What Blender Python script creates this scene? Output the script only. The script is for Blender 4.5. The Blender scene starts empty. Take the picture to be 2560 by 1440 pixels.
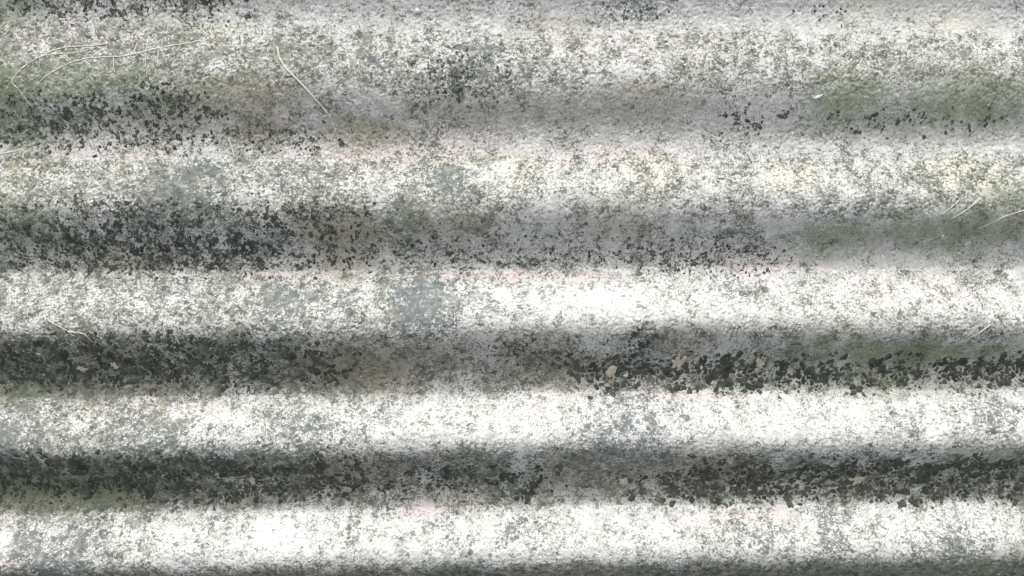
# Close-up of a weathered corrugated fibre-cement sheet: pale worn ridges, stained furrows
# with black crustose lichen, green algae, pale lichen spots and dry rootlets.
import bpy, math, random
import numpy as np
from mathutils import Vector, Matrix

random.seed(7)
rng = np.random.default_rng(7)
SC = bpy.context.scene
COL = SC.collection
R = math.radians

# ------------------------------------------------------------------ camera
CAM_D, CAM_TILT, CAM_SIDE, CAM_ROLL, LENS = 1.10, R(6.0), -0.028, R(0.10), 31.7
cam_loc = Vector((CAM_SIDE, CAM_D * math.sin(CAM_TILT), CAM_D * math.cos(CAM_TILT)))
cd = bpy.data.cameras.new('camera'); cam = bpy.data.objects.new('camera', cd); COL.objects.link(cam)
cd.sensor_width = 36.0; cd.lens = LENS; cd.clip_start = 0.01; cd.clip_end = 100.0
look = (Vector((0, 0, 0)) - cam_loc).normalized()
right = look.cross(Vector((0, 1, 0))).normalized(); up = right.cross(look)
rm = Matrix((right, up, -look)).transposed() @ Matrix.Rotation(CAM_ROLL, 3, 'Z')
cam.matrix_world = Matrix.Translation(cam_loc) @ rm.to_4x4()
SC.camera = cam

# ------------------------------------------------------------------ light
SUN_EL, SUN_AZ = R(20.5), R(-4.0)          # sun over the far edge of the sheet, low across the ridges
world = bpy.data.worlds.new('World'); SC.world = world; world.use_nodes = True
wn = world.node_tree.nodes; wl = world.node_tree.links
bg = wn['Background']; sky = wn.new('ShaderNodeTexSky'); sky.sky_type = 'NISHITA'
sky.sun_disc = False; sky.sun_elevation = R(30); sky.sun_rotation = SUN_AZ
sky.air_density = 1.0; sky.dust_density = 4.0; sky.ozone_density = 0.0
bg.inputs['Strength'].default_value = 0.15
hz = wn.new('ShaderNodeHueSaturation'); hz.inputs['Saturation'].default_value = 0.22      # milky, hazy sky
wl.new(sky.outputs[0], hz.inputs['Color']); wl.new(hz.outputs[0], bg.inputs['Color'])
sd = bpy.data.lights.new('sun', 'SUN'); sd.energy = 1.5; sd.angle = R(2.0); sd.color = (1.0, 0.99, 0.985)
sun = bpy.data.objects.new('sun', sd); COL.objects.link(sun)
sdir = Vector((math.sin(SUN_AZ) * math.cos(SUN_EL), math.cos(SUN_AZ) * math.cos(SUN_EL), math.sin(SUN_EL)))
sun.rotation_euler = (-sdir).to_track_quat('-Z', 'Y').to_euler()
SC.view_settings.view_transform = 'Standard'; SC.view_settings.look = 'None'
SC.view_settings.gamma = 1.0; SC.view_settings.exposure = 0.58

# ------------------------------------------------------------------ photo pixel -> point on the sheet's mean plane
def at(px, py):
    px = np.asarray(px, float); py = np.asarray(py, float)
    u = (px / 2560 - 0.5) * 36.0 / LENS; v = (0.5 - py / 1440) * 36.0 * 9 / 16 / LENS
    d = [rm[i][0] * u + rm[i][1] * v - rm[i][2] for i in range(3)]
    t = -cam_loc.z / d[2]
    return cam_loc.x + t * d[0], cam_loc.y + t * d[1]
PXM = 36.0 / LENS * CAM_D / 2560           # metres per photo pixel near the centre

# ------------------------------------------------------------------ noise (numpy)
def _hash(ix, iy, seed):
    h = (ix.astype(np.int64) * 374761393 + iy.astype(np.int64) * 668265263 + seed * 974711) & 0x7fffffff
    h = ((h ^ (h >> 13)) * 1274126177) & 0x7fffffff
    return ((h ^ (h >> 16)) & 0xffffff) / float(0x1000000)
def perlin(x, y, seed=0):
    ix = np.floor(x); iy = np.floor(y); fx = x - ix; fy = y - iy
    u = fx * fx * fx * (fx * (fx * 6 - 15) + 10); v = fy * fy * fy * (fy * (fy * 6 - 15) + 10)
    def g(ox, oy):
        a = _hash(ix + ox, iy + oy, seed) * 6.2831853
        return np.cos(a) * (fx - ox) + np.sin(a) * (fy - oy)
    n0 = g(0, 0) * (1 - u) + g(1, 0) * u; n1 = g(0, 1) * (1 - u) + g(1, 1) * u
    return (n0 * (1 - v) + n1 * v) * 1.5          # about -1..1
def fbm(x, y, sc, seed=0, octv=3, gain=0.5):
    s = 0.0; a = 1.0; t = 0.0
    for o in range(octv):
        s = s + a * perlin(x * sc * 2 ** o + 17.3 * o, y * sc * 2 ** o - 9.1 * o, seed + 31 * o); t += a; a *= gain
    return s / t
def sstep(a, b, x):
    t = np.clip((x - a) / (b - a), 0, 1); return t * t * (3 - 2 * t)

# ------------------------------------------------------------------ the sheet's surface
PITCH, AMP = 0.1462, 0.0185
Y_CREST = float(at(1280, 809)[1])           # one ridge line, the rest follow at the pitch
def phase(x, y):
    w = -0.0015 * sstep(0.0, 0.34, y) + 0.0035 * np.sin(x * 2.1 + 0.6) + 0.0022 * perlin(x * 2.3, y * 2.0, 5)
    return (y - Y_CREST - w) / PITCH         # 0 on a ridge, 0.5 in a furrow
def depth(y):                                # profile made shallower towards the far edge to soften the shading there
    return AMP * (1 - 0.55 * sstep(-0.14, 0.30, y))
def height(x, y):
    p = phase(x, y)
    z = depth(y) * np.cos(2 * math.pi * p)
    rough = 0.75 + 0.45 * perlin(x * 9, y * 9, 61)
    z = z + 0.0008 * fbm(x, y, 22, 11, 2)
    z = z + rough * (0.00022 * perlin(x * 95, y * 95, 21) + 0.00062 * perlin(x * 215, y * 215, 22)
                     + 0.00045 * perlin(x * 410, y * 410, 23))
    pit = perlin(x * 150, y * 170, 29)
    z = z - 0.0007 * sstep(0.38, 0.75, pit)
    return z

# stains and tints: (photo x, photo y, half width, half height, strength)
PATCH = {
 'cream': [(1235,425,110,40,.8),(1640,430,110,38,.7),(1985,440,75,42,.95),(2410,440,115,52,1),(60,425,80,32,.8),(500,78,110,26,.7),
           (2370,60,110,45,.55),(2160,20,70,40,.5),(300,420,40,20,.6),(2100,810,70,40,.45),(2156,1208,22,16,.9),(625,1213,14,22,1),
           (1534,936,24,32,.9),(1700,908,30,36,.85),(1908,918,26,26,.85),(1858,938,26,24,.6),(278,916,18,20,.8),(450,905,40,18,.6),
           (1192,1240,40,30,.6),(952,1220,24,30,.6),(1560,1216,22,20,.6),(1892,1168,26,16,.6),(1736,1200,40,22,.7),(520,955,70,26,.55)],
 'green': [(2300,330,330,26,.5),(2120,245,95,60,1),(2430,255,190,60,.95),(2250,300,220,30,.6),(2090,590,110,45,.8),(2380,575,200,50,.9),(2520,500,80,50,.5),
           (2260,885,330,38,.9),(2080,870,120,50,.5),(10,240,80,80,.9),(150,215,150,60,.6),(420,250,140,60,.45),(60,1235,130,45,.9),(260,1250,90,35,.8),
           (2500,1140,120,60,.5),(2460,1400,160,40,.4),(40,340,120,40,.5),(330,205,60,45,.6),(60,560,110,60,.6),(1020,540,50,50,.45),
           (0,20,110,40,.6),(2200,960,180,30,.5),(320,60,90,20,.4),(60,985,80,20,.6),(2060,630,90,30,.4)],
 'ochre': [(900,925,150,60,1),(620,235,150,45,.8),(860,575,120,50,.9),(640,330,90,50,.7),(900,330,110,40,.8),(1290,270,300,40,.5),(1600,260,150,50,.5),
           (1120,560,120,50,.5),(850,640,90,50,.6),(1690,840,100,40,.4),(1540,550,100,50,.4),(1370,930,160,40,.5),(1000,880,160,40,.5),
           (1700,1180,200,50,.55),(880,1190,140,50,.6),(1450,1200,120,60,.4),(340,1225,90,40,.4),(1390,60,70,20,.5),(280,660,90,25,.5),
           (400,300,140,50,.3),(360,985,90,14,.6),(1330,880,120,50,.3)],
 'slate': [(1065,755,105,62,1),(715,755,70,48,.75),(855,765,50,40,.6),(490,440,50,36,.85),(1135,455,70,34,.75),(1215,765,40,36,.6),
           (1285,750,34,30,.4),(1290,1325,38,36,.6),(975,1025,38,26,.5),(1580,1075,130,80,.8),(2075,1320,34,52,.8),(2480,1040,90,40,.5),
           (1612,850,20,50,.6),(1190,122,70,10,.9),(940,158,16,12,.9),(1590,30,80,26,.5),(380,1060,100,60,.4),(60,1090,90,80,.5),(1020,540,45,60,.6),
           (2380,1350,90,50,.5),(560,1120,110,50,.4),(2100,520,80,40,.5),(160,1370,140,50,.6),(780,1080,110,46,.5),(1170,180,90,50,.6),
           (450,500,120,60,.5),(1900,1330,90,40,.4),(1100,1310,40,30,.4),(700,440,80,40,.35),(2260,1070,80,40,.35),(430,745,60,30,.35),(1850,720,60,26,.4)],
 'pink':  [(1260,690,340,16,.9),(1000,385,240,24,.9),(1500,385,260,26,.7),(1900,670,260,22,.5),(200,380,250,24,.6),(650,312,80,26,.5),  # pink tint, mostly in thin strips along the pale bands
           (1080,1275,130,18,.8),(1850,1290,160,16,.6),(60,1290,80,20,.8),(1650,990,300,14,.6),(330,1020,200,20,.5),(150,80,200,30,.6),
           (30,1400,40,30,.7),(700,690,150,16,.6),(2300,720,200,30,.3),(1150,345,140,26,.6),(1600,110,300,30,.35),(1325,1022,12,10,.9)],
 'bright':[(25,1350,20,40,.7),(2325,1060,22,60,1),(690,1330,60,60,.8),(1230,430,60,24,.7),(1400,740,260,34,.35),(460,1030,40,18,.6)],
}
# how much of the surface the dark fungal film covers, by furrow from the far edge (left .. right); far rows evened out to paint in haze
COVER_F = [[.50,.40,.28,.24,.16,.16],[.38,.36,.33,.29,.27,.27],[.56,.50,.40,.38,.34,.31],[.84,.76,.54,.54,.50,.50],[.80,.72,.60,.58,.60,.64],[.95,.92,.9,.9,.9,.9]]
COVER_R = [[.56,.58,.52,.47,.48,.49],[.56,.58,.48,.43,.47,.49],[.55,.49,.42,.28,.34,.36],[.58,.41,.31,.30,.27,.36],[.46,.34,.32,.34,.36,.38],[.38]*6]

def patch_mask(name, x, y, wx, wy, edge):
    m = np.zeros_like(x)
    for (px, py, rx, ry, s) in PATCH[name]:
        cx, cy = (float(v) for v in at(px, py)); ax, ay = rx * PXM * 1.15, ry * PXM * 1.15
        sel = (np.abs(x - cx) < ax * 2.8) & (np.abs(y - cy) < ay * 2.8)
        if not sel.any(): continue
        qa, qy = min(ax * 0.9, 0.016), min(ay * 0.9, 0.016)
        r = np.hypot((x[sel] - cx + wx[sel] * qa) / ax, (y[sel] - cy + wy[sel] * qy) / ay)
        v = s * sstep(1.35, 0.30, r + edge[sel] * 0.55)
        m[sel] = np.maximum(m[sel], v)
    return m
def table(x, tab, row):
    xs = [float(at(px, 720)[0]) for px in (0, 512, 1024, 1536, 2048, 2560)]
    T = np.array(tab); row = np.clip(row, 0, len(T) - 1.001); i = row.astype(int); f = row - i
    out = np.zeros_like(x)
    for k in range(len(T)):
        v = np.interp(x, xs, T[k]); w = np.where(i == k, 1 - f, 0) + np.where(i + 1 == k, f, 0); out += v * w
    return out

# non-uniform grid: fine where the camera looks, coarser out to the sheet's edges
def axis(lo, hi, step, far):
    a = list(np.arange(lo, hi, step)); s = step; v = a[-1]
    while v < far: s = min(s * 1.12, 0.012); v += s; a.append(v)
    s = step; v = a[0]; b = []
    while v > -far: s = min(s * 1.12, 0.012); v -= s; b.append(v)
    return np.array(b[::-1] + a)
gx = axis(-0.68, 0.68, 0.00125, 1.25); gy = axis(-0.40, 0.40, 0.00105, 0.80)
NX, NY = len(gx), len(gy)
X, Y = np.meshgrid(gx, gy)
Z = height(X, Y)
PH = phase(X, Y)
dzx = np.gradient(Z, gx, axis=1); dzy = np.gradient(Z, gy, axis=0)
NRM = np.stack([-dzx, -dzy, np.ones_like(Z)], -1); NRM /= np.linalg.norm(NRM, axis=-1, keepdims=True)

wx = fbm(X, Y, 40, 71, 2); wy = fbm(X, Y, 40, 72, 2); edge = fbm(X, Y, 120, 73, 3)
ATT = {n: patch_mask(n, X, Y, wx, wy, edge) for n in PATCH}
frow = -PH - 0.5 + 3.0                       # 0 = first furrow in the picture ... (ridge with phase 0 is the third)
furrow = 0.5 - 0.5 * np.cos(2 * math.pi * (PH - 0.15))      # cover centred on each ridge's near flank, off the furrow floor
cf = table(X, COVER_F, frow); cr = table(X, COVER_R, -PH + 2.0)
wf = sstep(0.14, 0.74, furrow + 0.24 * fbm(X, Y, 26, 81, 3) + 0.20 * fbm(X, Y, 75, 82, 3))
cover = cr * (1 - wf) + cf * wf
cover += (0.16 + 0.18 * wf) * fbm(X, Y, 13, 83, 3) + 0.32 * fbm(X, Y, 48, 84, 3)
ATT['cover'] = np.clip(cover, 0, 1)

# ------------------------------------------------------------------ materials
def new_mat(name):
    m = bpy.data.materials.new(name); m.use_nodes = True
    nt = m.node_tree; b = nt.nodes['Principled BSDF']
    b.inputs['Roughness'].default_value = 0.9; b.inputs['Specular IOR Level'].default_value = 0.15
    return m, nt, b
class G:                                      # small node helper
    def __init__(s, nt): s.nt = nt; s.co = nt.nodes.new('ShaderNodeTexCoord').outputs['Object']
    def noise(s, scale, detail=3, rough=0.55, dist=0.0, sq=None):
        n = s.nt.nodes.new('ShaderNodeTexNoise'); n.inputs['Scale'].default_value = scale
        n.inputs['Detail'].default_value = detail; n.inputs['Roughness'].default_value = rough; n.inputs['Distortion'].default_value = dist
        src = s.co
        if sq:
            mp = s.nt.nodes.new('ShaderNodeMapping'); mp.inputs['Scale'].default_value = sq; s.nt.links.new(s.co, mp.inputs['Vector']); src = mp.outputs[0]
        s.nt.links.new(src, n.inputs['Vector']); return n.outputs['Fac']
    def att(s, name):
        n = s.nt.nodes.new('ShaderNodeAttribute'); n.attribute_name = name; return n.outputs['Fac']
    def _in(s, sock, v):
        if isinstance(v, (int, float)): sock.default_value = v
        elif isinstance(v, tuple): sock.default_value = v if len(v) == 4 else v + (1,)
        else: s.nt.links.new(v, sock)
    def m(s, op, a, b=0.0, c=0.0, clamp=False):
        n = s.nt.nodes.new('ShaderNodeMath'); n.operation = op; n.use_clamp = clamp
        for i, v in enumerate((a, b, c)): s._in(n.inputs[i], v)
        return n.outputs[0]
    def ramp(s, v, lo, hi, a=0.0, b=1.0):
        n = s.nt.nodes.new('ShaderNodeMapRange'); n.interpolation_type = 'SMOOTHSTEP'; n.clamp = True
        for i, q in enumerate((v, lo, hi, a, b)): s._in(n.inputs[i], q)
        return n.outputs[0]
    def mix(s, f, a, b):
        n = s.nt.nodes.new('ShaderNodeMix'); n.data_type = 'RGBA'; n.clamp_factor = True
        s._in(n.inputs[0], f); s._in(n.inputs[6], a); s._in(n.inputs[7], b); return n.outputs[2]

def cement_material():
    m, nt, b = new_mat('weathered_fibre_cement'); g = G(nt)
    n_mid = g.noise(70, 4, 0.6); n_fine = g.noise(200, 5, 0.68, 1.0, (0.85, 1, 1)); n_fleck = g.noise(400, 3, 0.65, 0.6); n_tiny = g.noise(1300, 2, 0.6)
    n_vein = g.noise(150, 3, 0.55, 1.2)
    col = g.mix(g.ramp(n_mid, 0.35, 0.68), (0.555, 0.556, 0.538), (0.425, 0.429, 0.412))
    col = g.mix(g.m('MULTIPLY', g.att('pink'), 0.7), col, (0.56, 0.465, 0.46))
    col = g.mix(g.m('MULTIPLY', g.att('cream'), g.ramp(n_fleck, 0.35, 0.6, 0.95, 0.5)), col, (0.58, 0.56, 0.455))
    col = g.mix(g.m('MULTIPLY', g.att('ochre'), 0.8), col, (0.335, 0.30, 0.235))
    # thin grey-green film that follows the cover
    slate = g.m('MULTIPLY', g.att('slate'), g.ramp(g.noise(85, 5, 0.7, 0.5), 0.38, 0.58, 0.35, 1.0))
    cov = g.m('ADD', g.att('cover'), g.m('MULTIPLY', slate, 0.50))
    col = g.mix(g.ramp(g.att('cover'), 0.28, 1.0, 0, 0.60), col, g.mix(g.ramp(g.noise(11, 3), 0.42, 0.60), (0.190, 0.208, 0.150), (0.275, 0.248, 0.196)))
    # dark fungal film: speckles that close up as the cover grows
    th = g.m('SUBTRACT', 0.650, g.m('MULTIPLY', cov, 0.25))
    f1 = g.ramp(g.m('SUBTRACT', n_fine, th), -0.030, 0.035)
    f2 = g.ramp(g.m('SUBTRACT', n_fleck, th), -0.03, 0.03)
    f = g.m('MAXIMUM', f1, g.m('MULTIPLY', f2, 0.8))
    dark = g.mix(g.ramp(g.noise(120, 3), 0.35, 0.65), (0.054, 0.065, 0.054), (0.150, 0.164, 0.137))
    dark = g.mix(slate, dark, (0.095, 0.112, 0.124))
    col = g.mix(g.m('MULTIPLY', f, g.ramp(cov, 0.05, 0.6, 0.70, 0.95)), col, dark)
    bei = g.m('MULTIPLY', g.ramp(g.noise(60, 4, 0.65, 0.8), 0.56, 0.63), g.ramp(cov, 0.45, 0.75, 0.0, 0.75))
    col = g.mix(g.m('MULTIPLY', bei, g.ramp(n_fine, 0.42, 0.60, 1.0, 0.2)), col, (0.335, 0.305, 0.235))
    # pale cracks that wander through the thick dark film
    vein = g.ramp(g.m('ABSOLUTE', g.m('SUBTRACT', n_vein, 0.5)), 0.008, 0.022, 1.0, 0.0)
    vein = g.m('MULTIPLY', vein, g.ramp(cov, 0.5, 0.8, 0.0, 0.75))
    vein = g.m('MULTIPLY', vein, g.ramp(g.noise(38, 2), 0.45, 0.56))
    col = g.mix(vein, col, (0.34, 0.33, 0.285))
    col = g.mix(g.m('MULTIPLY', g.att('ochre'), g.ramp(n_fine, 0.40, 0.60, 0.62, 0.10)), col, (0.275, 0.250, 0.190))
    col = g.mix(g.m('MULTIPLY', slate, g.ramp(n_fleck, 0.46, 0.56, 0.0, 0.45)), col, (0.15, 0.17, 0.185))
    gr = g.m('MULTIPLY', g.att('green'), g.ramp(n_fine, 0.32, 0.66, 1.0, 0.35))
    col = g.mix(g.m('MULTIPLY', gr, 0.9), col, (0.165, 0.20, 0.105))
    # worn bare spots and pale grains
    br = g.m('MULTIPLY', g.att('bright'), g.ramp(n_fine, 0.45, 0.62, 1.0, 0.2))
    col = g.mix(br, col, (0.66, 0.655, 0.635))
    col = g.mix(g.ramp(n_tiny, 0.66, 0.72, 0, 0.6), col, (0.62, 0.61, 0.585))
    nt.links.new(col, b.inputs['Base Color'])
    bp = nt.nodes.new('ShaderNodeBump'); bp.inputs['Strength'].default_value = 0.8; bp.inputs['Distance'].default_value = 0.0009
    h = g.m('ADD', g.m('MULTIPLY', n_fleck, 0.7), g.m('MULTIPLY', n_tiny, 0.4))
    nt.links.new(h, bp.inputs['Height']); nt.links.new(bp.outputs[0], b.inputs['Normal'])
    return m
def flat_material(name, c1, c2, scale, bump=0.0004):
    m, nt, b = new_mat(name); g = G(nt)
    n = g.noise(scale, 3); nt.links.new(g.mix(g.ramp(n, 0.35, 0.65), c1, c2), b.inputs['Base Color'])
    bp = nt.nodes.new('ShaderNodeBump'); bp.inputs['Strength'].default_value = 0.7; bp.inputs['Distance'].default_value = bump
    nt.links.new(g.noise(700, 2), bp.inputs['Height']); nt.links.new(bp.outputs[0], b.inputs['Normal'])
    return m
M_CEM = cement_material()
M_BLACK = flat_material('black_lichen', (0.046, 0.053, 0.043), (0.094, 0.099, 0.080), 75)
M_ROOT = flat_material('dry_rootlet', (0.56, 0.54, 0.49), (0.44, 0.42, 0.37), 300)
M_CREAM = flat_material('cream_lichen', (0.56, 0.515, 0.42), (0.38, 0.35, 0.28), 330)
M_WHITE = flat_material('pale_grit', (0.66, 0.655, 0.63), (0.50, 0.50, 0.48), 300)
M_BACK = flat_material('raw_fibre_cement', (0.36, 0.355, 0.34), (0.29, 0.288, 0.275), 40)

def mesh_obj(name, verts, faces, mat, parent=None, smooth=True):
    me = bpy.data.meshes.new(name); me.from_pydata(verts, [], faces); me.update()
    if smooth: me.polygons.foreach_set('use_smooth', np.ones(len(me.polygons), bool))
    me.materials.append(mat)
    o = bpy.data.objects.new(name, me); COL.objects.link(o)
    if parent: o.parent = parent
    return o
def tag(o, label=None, cat=None, group=None, kind=None):
    if label: o['label'] = label
    if cat: o['category'] = cat
    if group: o['group'] = group
    if kind: o['kind'] = kind
    return o

# ------------------------------------------------------------------ corrugated sheet: one strip of mesh per ridge and per furrow
sheet = bpy.data.objects.new('corrugated_sheet', None); COL.objects.link(sheet)
tag(sheet, 'weathered grey corrugated fibre-cement sheet with pale ridges and stained dark furrows', 'roof sheet')
def grid_part(name, j0, j1):
    nr = j1 - j0 + 1
    me = bpy.data.meshes.new(name)
    co = np.stack([X[j0:j1 + 1], Y[j0:j1 + 1], Z[j0:j1 + 1]], -1).reshape(-1, 3).astype(np.float32)
    idx = np.arange(nr * NX).reshape(nr, NX)
    q = np.stack([idx[:-1, :-1], idx[:-1, 1:], idx[1:, 1:], idx[1:, :-1]], -1).reshape(-1, 4)
    me.vertices.add(len(co)); me.vertices.foreach_set('co', co.ravel())
    me.loops.add(q.size); me.loops.foreach_set('vertex_index', q.ravel().astype(np.int32))
    me.polygons.add(len(q)); me.polygons.foreach_set('loop_start', np.arange(0, q.size, 4, dtype=np.int32))
    me.polygons.foreach_set('use_smooth', np.ones(len(q), bool))
    me.update(calc_edges=True)
    me.normals_split_custom_set_from_vertices(NRM[j0:j1 + 1].reshape(-1, 3))
    for k, v in ATT.items():
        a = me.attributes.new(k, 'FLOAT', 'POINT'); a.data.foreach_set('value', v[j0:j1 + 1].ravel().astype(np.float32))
    me.materials.append(M_CEM)
    o = bpy.data.objects.new(name, me); COL.objects.link(o); o.parent = sheet
    return o
# ridge strips are where the profile is above its mid height (taken on the sheet's centre line)
up_ = np.cos(2 * math.pi * phase(np.zeros_like(gy), gy)) > 0
j0 = 0
for j in range(1, NY):
    if up_[j] != up_[j - 1] or j == NY - 1:
        grid_part('ridge' if up_[j - 1] else 'furrow', j0, j); j0 = j
# underside and cut edges, 6 mm thick
ux = np.linspace(gx[0], gx[-1], 40); uy = np.linspace(gy[0], gy[-1], 260); UX, UY = np.meshgrid(ux, uy)
UZ = depth(UY) * np.cos(2 * math.pi * phase(UX, UY)) - 0.0065
nv = UX.size; vs = np.stack([UX, UY, UZ], -1).reshape(-1, 3).tolist(); ii = np.arange(nv).reshape(UX.shape)
fs = np.stack([ii[:-1, :-1], ii[1:, :-1], ii[1:, 1:], ii[:-1, 1:]], -1).reshape(-1, 4).tolist()
rim = np.concatenate([ii[0, :], ii[1:, -1], ii[-1, -2::-1], ii[-2:0:-1, 0]])
top = np.array(vs)[rim]; top[:, 2] += 0.0062; base = len(vs); vs += top.tolist()
for a in range(len(rim)):
    b_ = (a + 1) % len(rim); fs.append([int(rim[a]), int(rim[b_]), base + b_, base + a])
mesh_obj('underside', vs, fs, M_BACK, sheet)

# ------------------------------------------------------------------ black lichen: cracked cushions in the furrows
def clip(poly, mx, my, nx_, ny_):
    out = []; n = len(poly)
    for i in range(n):
        ax, ay = poly[i]; bx, by = poly[(i + 1) % n]
        da = (ax - mx) * nx_ + (ay - my) * ny_; db = (bx - mx) * nx_ + (by - my) * ny_
        if da <= 0: out.append((ax, ay))
        if (da < 0 < db) or (db < 0 < da):
            t = da / (da - db); out.append((ax + (bx - ax) * t, ay + (by - ay) * t))
    return out
# zones of the crust in photo pixels: (x0, x1, y0, y1, cell size mm, share of cells kept)
ZONES = {
 'first':  ('black speckled lichen crust at the very top left, above the uppermost pale ridge', [(-60,680,-40,60,2.8,.36),(1500,1700,-10,62,2.8,.42),(1980,2160,-10,66,2.6,.30)]),
 'second': ('loose black lichen specks in the furrow crossed by the long pale rootlets', [(-60,600,225,390,3.4,.40),(330,520,180,290,3.2,.50),(600,850,300,390,3.4,.46),(1020,1280,120,270,2.6,.44),(1760,1980,250,340,3.2,.42),(2000,2600,270,345,3.4,.30)]),
 'third':  ('fine black lichen crust filling the left of the furrow at mid height', [(-60,950,490,700,3.6,.40),(100,700,570,685,4.2,.42),(1600,1990,590,700,3.0,.38),(800,1750,560,690,2.6,.24)]),
 'fourth': ('coarse black lichen cushions with pale cracks in the lower middle furrow', [(-60,520,825,990,5.2,.58),(420,800,830,988,5.4,.52),(650,930,850,970,5.6,.44),(1420,2020,888,988,7.4,.66),(1940,2660,888,988,6.6,.60),(1560,1650,805,910,3.4,.66),(1180,1560,845,935,3.4,.36)]),
 'fifth':  ('dense black lichen crust in the lowest full furrow between the two whitest ridges', [(-60,900,1118,1275,6.2,.60),(780,1280,1135,1265,4.8,.36),(1210,1430,1160,1260,6.4,.58),(1540,1800,1165,1270,6.0,.44),(1680,2660,1135,1275,6.6,.60)]),
}
PX0, PY0 = at(0, 720), None
def cells_for(zones):
    out = []
    for zi, (x0, x1, y0, y1, mm, keep) in enumerate(zones):
        s = mm * 0.001
        ax, ay = (float(v) for v in at(x0, y1)); bx, by = (float(v) for v in at(x1, y0))
        nx_ = int((bx - ax) / s) + 1; ny_ = max(1, int((by - ay) / s) + 1)
        jx = rng.uniform(-.55, .55, (nx_ + 4, ny_ + 4)); jy = rng.uniform(-.55, .55, (nx_ + 4, ny_ + 4))
        IX, IY = np.meshgrid(np.arange(nx_ + 4), np.arange(ny_ + 4), indexing='ij')
        GX = ax + (IX - 1.5 + jx) * s; GY = ay + (IY - 1.5 + jy) * s
        NF = fbm(GX, GY, 0.22 / s, 91 + zi, 3, 0.8) * 1.7
        for i in range(2, nx_ + 2):
            for j in range(2, ny_ + 2):
                cx = ax + (i - 1.5 + jx[i, j]) * s; cy = ay + (j - 1.5 + jy[i, j]) * s
                # thin out towards the zone's edges, in clumps
                ex = min((cx - ax), (bx - cx)) / (0.05); ey = min((cy - ay), (by - cy)) / 0.016
                k = keep - 0.30 * max(0, 1 - ex) - 0.30 * max(0, 1 - ey)
                if NF[i, j] * 0.62 + 0.5 + 0.14 * rng.normal() > k: continue
                poly = [(cx - s * 1.3, cy - s * 1.3), (cx + s * 1.3, cy - s * 1.3), (cx + s * 1.3, cy + s * 1.3), (cx - s * 1.3, cy + s * 1.3)]
                for di in (-2, -1, 0, 1, 2):
                    for dj in (-2, -1, 0, 1, 2):
                        if (di == 0 and dj == 0) or abs(di) + abs(dj) > 2: continue
                        qx = ax + (i + di - 1.5 + jx[i + di, j + dj]) * s if 0 <= i + di < nx_ + 4 and 0 <= j + dj < ny_ + 4 else None
                        if qx is None: continue
                        qy = ay + (j + dj - 1.5 + jy[i + di, j + dj]) * s
                        poly = clip(poly, (cx + qx) / 2, (cy + qy) / 2, qx - cx, qy - cy)
                if len(poly) < 3: continue
                out.append((cx, cy, s, poly))
    return out
def flecks_for(zones):
    # small irregular flecks scattered round the cushions: 7-cornered low domes, all at once
    V, F, base = [], [], 0
    for zi, (x0, x1, y0, y1, mm, keep) in enumerate(zones):
        s = mm * 0.0005
        ax, ay = (float(v) for v in at(x0, y1 + 12)); bx, by = (float(v) for v in at(x1, y0 - 12))
        N = int((bx - ax) * (by - ay) / (s * s) * 0.55)
        px = rng.uniform(ax, bx, N); py = rng.uniform(ay, by, N)
        e = np.minimum(1, np.minimum(px - ax, bx - px) / 0.06) * np.minimum(1, np.minimum(py - ay, by - py) / 0.02)
        k = keep * 0.8 - 0.45 * (1 - e)
        ok = fbm(px, py, 0.12 / s, 131 + zi, 3, 0.8) * 1.05 + 0.5 + rng.normal(0, .13, N) < k
        px = px[ok]; py = py[ok]; N = len(px)
        if not N: continue
        a = np.arange(7)[None] * 0.8976 + rng.uniform(0, 6.28, (N, 1)); r = s * rng.uniform(.35, .8, (N, 1)) * rng.uniform(.55, 1.35, (N, 7))
        st = rng.uniform(1.0, 1.7, (N, 1)); ox = px[:, None] + r * np.cos(a) * st; oy = py[:, None] + r * np.sin(a)
        oz = height(ox, oy) - 0.0003; cz = height(px, py) + s * rng.uniform(.15, .35, N)
        v = np.concatenate([np.stack([ox, oy, oz], -1), np.stack([px, py, cz], -1)[:, None]], 1)
        V += v.reshape(-1, 3).tolist()
        b = base + np.arange(N)[:, None] * 8
        f = np.stack([b + np.arange(7)[None], b + (np.arange(7)[None] + 1) % 7, np.broadcast_to(b + 7, (N, 7))], -1)
        F += f.reshape(-1, 3).tolist(); base += N * 8
    return V, F
def cushion(cx, cy, s, poly):
    p = np.array(poly); c = p.mean(0)
    shr = rng.choice([rng.uniform(0.45, 0.8), rng.uniform(0.75, 1.05), rng.uniform(1.0, 1.4)], p=[.35, .45, .2])
    p = c + (p - c) * shr
    for _ in range(2):                                                                                # round the corners
        q = np.roll(p, -1, 0); p = np.stack([p * .75 + q * .25, p * .25 + q * .75], 1).reshape(-1, 2)
    p = p[::2]; d = p - c; a = np.arctan2(d[:, 1], d[:, 0]); o = rng.uniform(0, 99)
    p = c + d * (1 + 0.55 * perlin(np.cos(a) * 1.3 + o, np.sin(a) * 1.3 + o, 77) + rng.normal(0, 0.09, len(p)))[:, None]
    n = len(p); hgt = 0.0002 + s * rng.uniform(0.01, 0.07)
    mid = c + (p - c) * 0.88
    return p, mid, c, hgt, n
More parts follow.
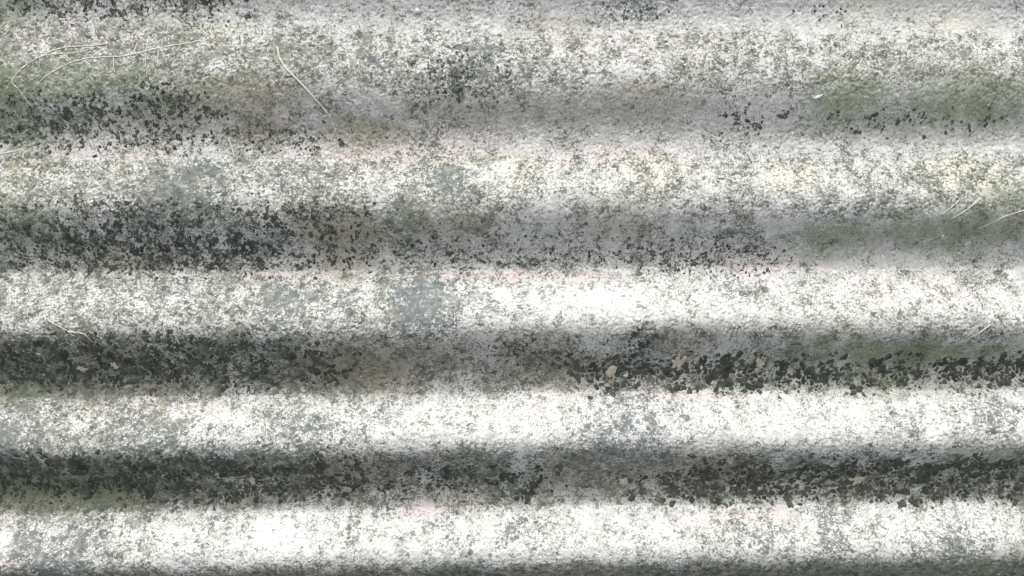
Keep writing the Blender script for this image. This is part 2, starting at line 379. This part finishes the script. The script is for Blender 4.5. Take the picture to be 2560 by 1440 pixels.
def build_crust(key, label, zones):
    cs = cells_for(zones)
    if not cs: return
    items = [cushion(*c) for c in cs]
    allp = np.concatenate([np.concatenate([p, m_, c[None]]) for p, m_, c, h, n in items])
    zz = height(allp[:, 0], allp[:, 1])
    root = bpy.data.objects.new('lichen_crust', None); COL.objects.link(root)
    tag(root, label, 'lichen', 'black lichen crusts in the furrows')
    area = [float(np.ptp(p[:, 0]) * np.ptp(p[:, 1])) for p, *_ in items]
    big = set(np.argsort(area)[-55:].tolist())
    V, F = flecks_for(zones); o = 0
    for k, (p, m_, c, h, n) in enumerate(items):
        zo = zz[o:o + n]; zm = zz[o + n:o + 2 * n]; zc = zz[o + 2 * n]; o += 2 * n + 1
        zb = float(np.median(zm))
        v = [(p[i, 0], p[i, 1], zo[i] - 0.0005) for i in range(n)] + [(m_[i, 0], m_[i, 1], max(zm[i], .5 * (zm[i] + zb)) + h) for i in range(n)] + [(c[0], c[1], max(zc, zb) + h * 1.25)]
        f = []
        for i in range(n):
            j = (i + 1) % n; f.append((i, j, n + j, n + i)); f.append((n + i, n + j, 2 * n))
        if k in big: mesh_obj('lichen_cushion', v, f, M_BLACK, root)
        else:
            b0 = len(V); V += v; F += [tuple(q + b0 for q in t) for t in f]
    if V: tag(mesh_obj('lichen_flecks', V, F, M_BLACK, root), kind='stuff')
for k, (lab, zs) in ZONES.items(): build_crust(k, lab, zs)

# ------------------------------------------------------------------ green algae: fine crumbs of growth in the damp furrows
M_GREEN = flat_material('green_algae', (0.145, 0.185, 0.100), (0.240, 0.262, 0.180), 160)
def algae(label, ells):
    V, F, base = [], [], 0
    for (px, py, rx, ry, n) in ells:
        cx, cy = (float(v) for v in at(px, py))
        qx = cx + rng.normal(0, .55, n) * rx * PXM; qy = cy + rng.normal(0, .5, n) * ry * PXM
        ok = fbm(qx, qy, 60, 201, 3) + rng.normal(0, .2, n) > 0.0; qx = qx[ok]; qy = qy[ok]; N = len(qx)
        a = np.arange(6)[None] * 1.0472 + rng.uniform(0, 6.28, (N, 1)); r = rng.uniform(.0004, .0013, (N, 1)) * rng.uniform(.5, 1.4, (N, 6))
        ox = qx[:, None] + r * np.cos(a) * 1.3; oy = qy[:, None] + r * np.sin(a)
        v = np.concatenate([np.stack([ox, oy, height(ox, oy) - 0.0003], -1), np.stack([qx, qy, height(qx, qy) + 0.3 * r.mean(1)], -1)[:, None]], 1)
        V += v.reshape(-1, 3).tolist(); b = base + np.arange(N)[:, None] * 7; k = np.arange(6)[None]
        F += np.stack([b + k, b + (k + 1) % 6, np.broadcast_to(b + 6, (N, 6))], -1).reshape(-1, 3).tolist(); base += N * 7
    return tag(mesh_obj('algae_growth', V, F, M_GREEN), label, 'algae', kind='stuff')
algae('green algae at the right end of the uppermost full furrow', [(2125,245,110,60,2600),(2430,262,200,50,3800)])
algae('green algae at the right end of the second full furrow, under the slanting rootlets', [(2090,590,120,36,1500),(2380,575,200,44,2600)])
algae('green algae along the right half of the lower middle furrow', [(2280,885,300,32,3000),(2150,955,160,26,700)])
algae('olive green algae at the left end of the lowest full furrow', [(60,1240,130,34,1500),(270,1252,90,26,900)])
algae('green algae at the left edge under the arched rootlets', [(10,245,90,60,1300),(160,215,150,40,900)])

# ------------------------------------------------------------------ dry rootlets lying on the sheet
def rootlet(label, lines, r0=0.00095):
    V, F = [], []
    for li, (pts, rs) in enumerate(lines):
        P = np.array([at(*p) for p in pts], float)
        seg = np.linalg.norm(np.diff(P, axis=0), axis=1); d = np.concatenate([[0], np.cumsum(seg)])
        n = max(6, int(d[-1] / 0.0022)); t = np.linspace(0, d[-1], n)
        q = np.stack([np.interp(t, d, P[:, 0]), np.interp(t, d, P[:, 1])], 1)
        for _ in range(2): q[1:-1] = (q[:-2] + 2 * q[1:-1] + q[2:]) / 4
        q += 0.0006 * np.stack([perlin(t * 160, t * 0 + li * 7.7, 33), perlin(t * 160, t * 0 + li * 5.1, 34)], 1)
        rad = r0 * np.interp(t, [0, d[-1]], rs) * (1 + 0.35 * perlin(t * 420, t * 0 + li, 35))
        z = height(q[:, 0], q[:, 1]); zs = z.copy()
        for _ in range(3): zs[1:-1] = (zs[:-2] + 2 * zs[1:-1] + zs[2:]) / 4
        z = np.maximum(zs, z - 0.0003) + rad * 0.15
        tan = np.gradient(np.c_[q, z], axis=0); tan /= np.linalg.norm(tan, axis=1, keepdims=True)
        side = np.cross(tan, [0, 0, 1.0]); side /= np.linalg.norm(side, axis=1, keepdims=True); upv = np.cross(side, tan)
        b0 = len(V); K = 6
        for i in range(n):
            for a in range(K):
                w = 2 * math.pi * a / K
                V.append(tuple(np.r_[q[i], z[i]] + rad[i] * (math.cos(w) * side[i] + math.sin(w) * upv[i])))
        for i in range(n - 1):
            for a in range(K):
                F.append((b0 + i * K + a, b0 + i * K + (a + 1) % K, b0 + (i + 1) * K + (a + 1) % K, b0 + (i + 1) * K + a))
        F.append(tuple(b0 + a for a in range(K))[::-1]); F.append(tuple(b0 + (n - 1) * K + a for a in range(K)))
    return tag(mesh_obj('dry_rootlet', V, F, M_ROOT), label, 'rootlet', 'dry rootlets stuck to the sheet')
rootlet('pale rootlet running diagonally down from the uppermost ridge, left of centre',
        [([(693,118),(700,145),(715,170),(735,190),(760,215),(785,243),(800,260),(822,288),(830,310),(838,332)], (1.35, .7))])
rootlet('pale arched rootlet with a hooked left end, upper of the pair at upper left',
        [([(82,268),(70,250),(55,225),(38,208),(45,195),(62,174),(85,155),(110,140),(135,125),(165,118),(200,115),(245,113),(275,106)], (.6, .9)),
         ([(92,148),(120,138),(150,135),(195,133)], (.8, .5)), ([(203,131),(222,124),(240,118)], (.6, .5))])
rootlet('long pale arched rootlet with short side twigs, lower of the pair at upper left',
        [([(98,218),(120,195),(150,175),(185,157),(220,147),(265,144),(310,142),(335,137),(375,126),(420,115),(470,107),(495,101)], (.7, .8)),
         ([(335,137),(338,120),(342,104)], (.9, .7)), ([(366,98),(366,130),(368,170)], (.8, .4)), ([(397,127),(398,150),(399,172)], (.6, .5)),
         ([(377,166),(374,182),(371,200)], (.5, .4)), ([(287,146),(290,165),(294,186)], (.5, .3)), ([(252,146),(252,180),(250,205)], (.4, .25))])
rootlet('short pale rootlet at the far left edge above the second pale ridge',
        [([(-20,386),(10,381),(30,377),(52,367),(76,358)], (.7, .6))])
rootlet('short forked pale rootlet left of centre just above the second pale ridge',
        [([(565,344),(572,362),(577,378),(581,394)], (.7, .9)), ([(577,378),(570,386),(563,391)], (.6, .4))])
rootlet('straight pale rootlet slanting over green algae at the right, longest of the slanting pair',
        [([(2437,495),(2420,512),(2400,527),(2384,538),(2368,547)], (.9, .6))])
rootlet('shorter slanting pale rootlet at the right, just left of the longer one',
        [([(2383,501),(2368,516),(2354,528),(2344,536)], (.9, .6))])
rootlet('pale rootlet reaching in from the right edge over green algae',
        [([(2600,510),(2560,520),(2528,531),(2498,542),(2474,556),(2446,571)], (.9, .6))])
rootlet('double pale rootlet slanting at the right below the third bright ridge',
        [([(2457,807),(2432,828),(2408,844),(2380,859)], (.9, .7)), ([(2429,807),(2410,832),(2386,852)], (.6, .5))])
rootlet('crooked pale rootlet at the left, ending over the black crust',
        [([(136,796),(156,806),(172,815),(188,824),(206,826),(224,828),(236,842),(243,851)], (.5, .75)), ([(186,823),(196,834),(204,836)], (.7, .4))])
rootlet('short upright pale rootlet hanging over the black crust, left of centre',
        [([(422,804),(420,828),(423,852)], (.8, .5)), ([(360,806),(358,830),(358,848)], (.6, .4))])
rootlet('faint thin rootlet in the uppermost full furrow, right of centre',
        [([(1566,177),(1554,205),(1542,230)], (.55, .4))])
rootlet('faint slanting rootlet on the lower flank of the third bright ridge, right of centre',
        [([(1541,774),(1528,802),(1514,832)], (.7, .5))])

# ------------------------------------------------------------------ pale lichen spots and chips that stand out singly
def spot(name, label, cat, group, px, py, rx, ry, mat, rough=0.28, hgt=0.0007, rot=0.0):
    cx, cy = (float(v) for v in at(px, py)); n = 22
    a = np.linspace(0, 2 * math.pi, n, endpoint=False)
    k = 1 + rough * (perlin(np.cos(a) * 1.7 + px, np.sin(a) * 1.7 + py, 41) + 0.8 * perlin(np.cos(a) * 3.3 + px, np.sin(a) * 3.3 + py, 42))
    ex = rx * PXM * np.cos(a) * k; ey = ry * PXM * np.sin(a) * k
    ox = ex * math.cos(rot) - ey * math.sin(rot); oy = ex * math.sin(rot) + ey * math.cos(rot)
    V = []; F = []
    for ring, (sc, dz) in enumerate(((1.0, -0.0006), (0.86, hgt), (0.45, hgt * 1.3))):
        xs = cx + ox * sc; ys = cy + oy * sc; z = height(xs, ys)
        V += [(xs[i], ys[i], z[i] + dz) for i in range(n)]
    V.append((cx, cy, float(height(np.array([cx]), np.array([cy]))[0]) + hgt * 1.3))
    for r_ in range(2):
        for i in range(n):
            j = (i + 1) % n; F.append((r_ * n + i, r_ * n + j, (r_ + 1) * n + j, (r_ + 1) * n + i))
    for i in range(n): F.append((2 * n + i, 2 * n + (i + 1) % n, 3 * n))
    return tag(mesh_obj(name, V, F, mat), label, cat, group)
GP = 'pale lichen spots on the dark furrows'
for lab, px, py, rx, ry in [
    ('upright cream lichen spot in the lowest full furrow, left of centre', 625, 1213, 9, 17),
    ('cream lichen spot at the left end of the coarse black cushions, right of centre', 1534, 936, 14, 23),
    ('tall cream lichen spot between coarse black cushions, right of the upright dark stain', 1702, 910, 16, 22),
    ('cream lichen spot beside coarse black cushions near where the green algae starts', 1908, 918, 17, 17),
    ('small peach lichen spot in the black crust at the left', 278, 917, 10, 11),
    ('small grey-white lichen spot in the black crust at far left', 192, 927, 15, 8),
    ('round cream lichen spot in the black crust of the lowest full furrow at the right', 2156, 1208, 18, 13),
    ('small cream lichen spot in the lowest full furrow, just right of centre', 1562, 1216, 11, 12)]:
    spot('pale_lichen', lab, 'lichen', GP, px, py, rx, ry, M_CREAM, 0.7, 0.0013)
GC = 'white chips on the sheet'
for lab, px, py, rx, ry, rot in [
    ('white angular chip at the top of the picture, left of centre', 1042, 25, 8, 7, .4),
    ('white sliver on the green algae in the uppermost full furrow, right', 2039, 245, 11, 3.5, .4),
    ('small white chip among coarse black cushions, right of centre', 1761, 925, 4.5, 4.5, 0),
    ('small white chip in the black crust near the left edge', 101, 884, 5, 3, 0),
    ('small white chip at the tip of the black cushions, left of the cream spots', 1570, 946, 7, 4.5, .1)]:
    spot('white_chip', lab, 'chip', GC, px, py, rx, ry, M_WHITE, 0.5, 0.0022, rot)

# ------------------------------------------------------------------ pale grit scattered over the sheet
n = 2600
gxp = rng.uniform(-0.7, 0.7, n); gyp = rng.uniform(-0.42, 0.42, n)
keep = rng.random(n) < 0.35 + 0.9 * fbm(gxp, gyp, 12, 55, 2); gxp = gxp[keep]; gyp = gyp[keep]; n = len(gxp)
gz = height(gxp, gyp); V = []; F = []
for i in range(n):
    s = abs(rng.normal(0, 0.00045)) + 0.00045; a0 = rng.uniform(0, 6.28); el = rng.uniform(1, 2.0); b0 = len(V)
    for k in range(5):
        w = a0 + k * 1.2566; r_ = s * rng.uniform(.7, 1.2); lx, ly = math.cos(k * 1.2566) * r_ * el, math.sin(k * 1.2566) * r_
        V.append((gxp[i] + lx * math.cos(a0) - ly * math.sin(a0), gyp[i] + lx * math.sin(a0) + ly * math.cos(a0), gz[i] - s * .25))
    V.append((gxp[i] + rng.normal(0, s * .2), gyp[i], gz[i] + s * .75))
    for k in range(5): F.append((b0 + k, b0 + (k + 1) % 5, b0 + 5))
tag(mesh_obj('pale_grit', V, F, M_WHITE, smooth=False), 'fine pale grit scattered over the whole sheet', 'grit', kind='stuff')
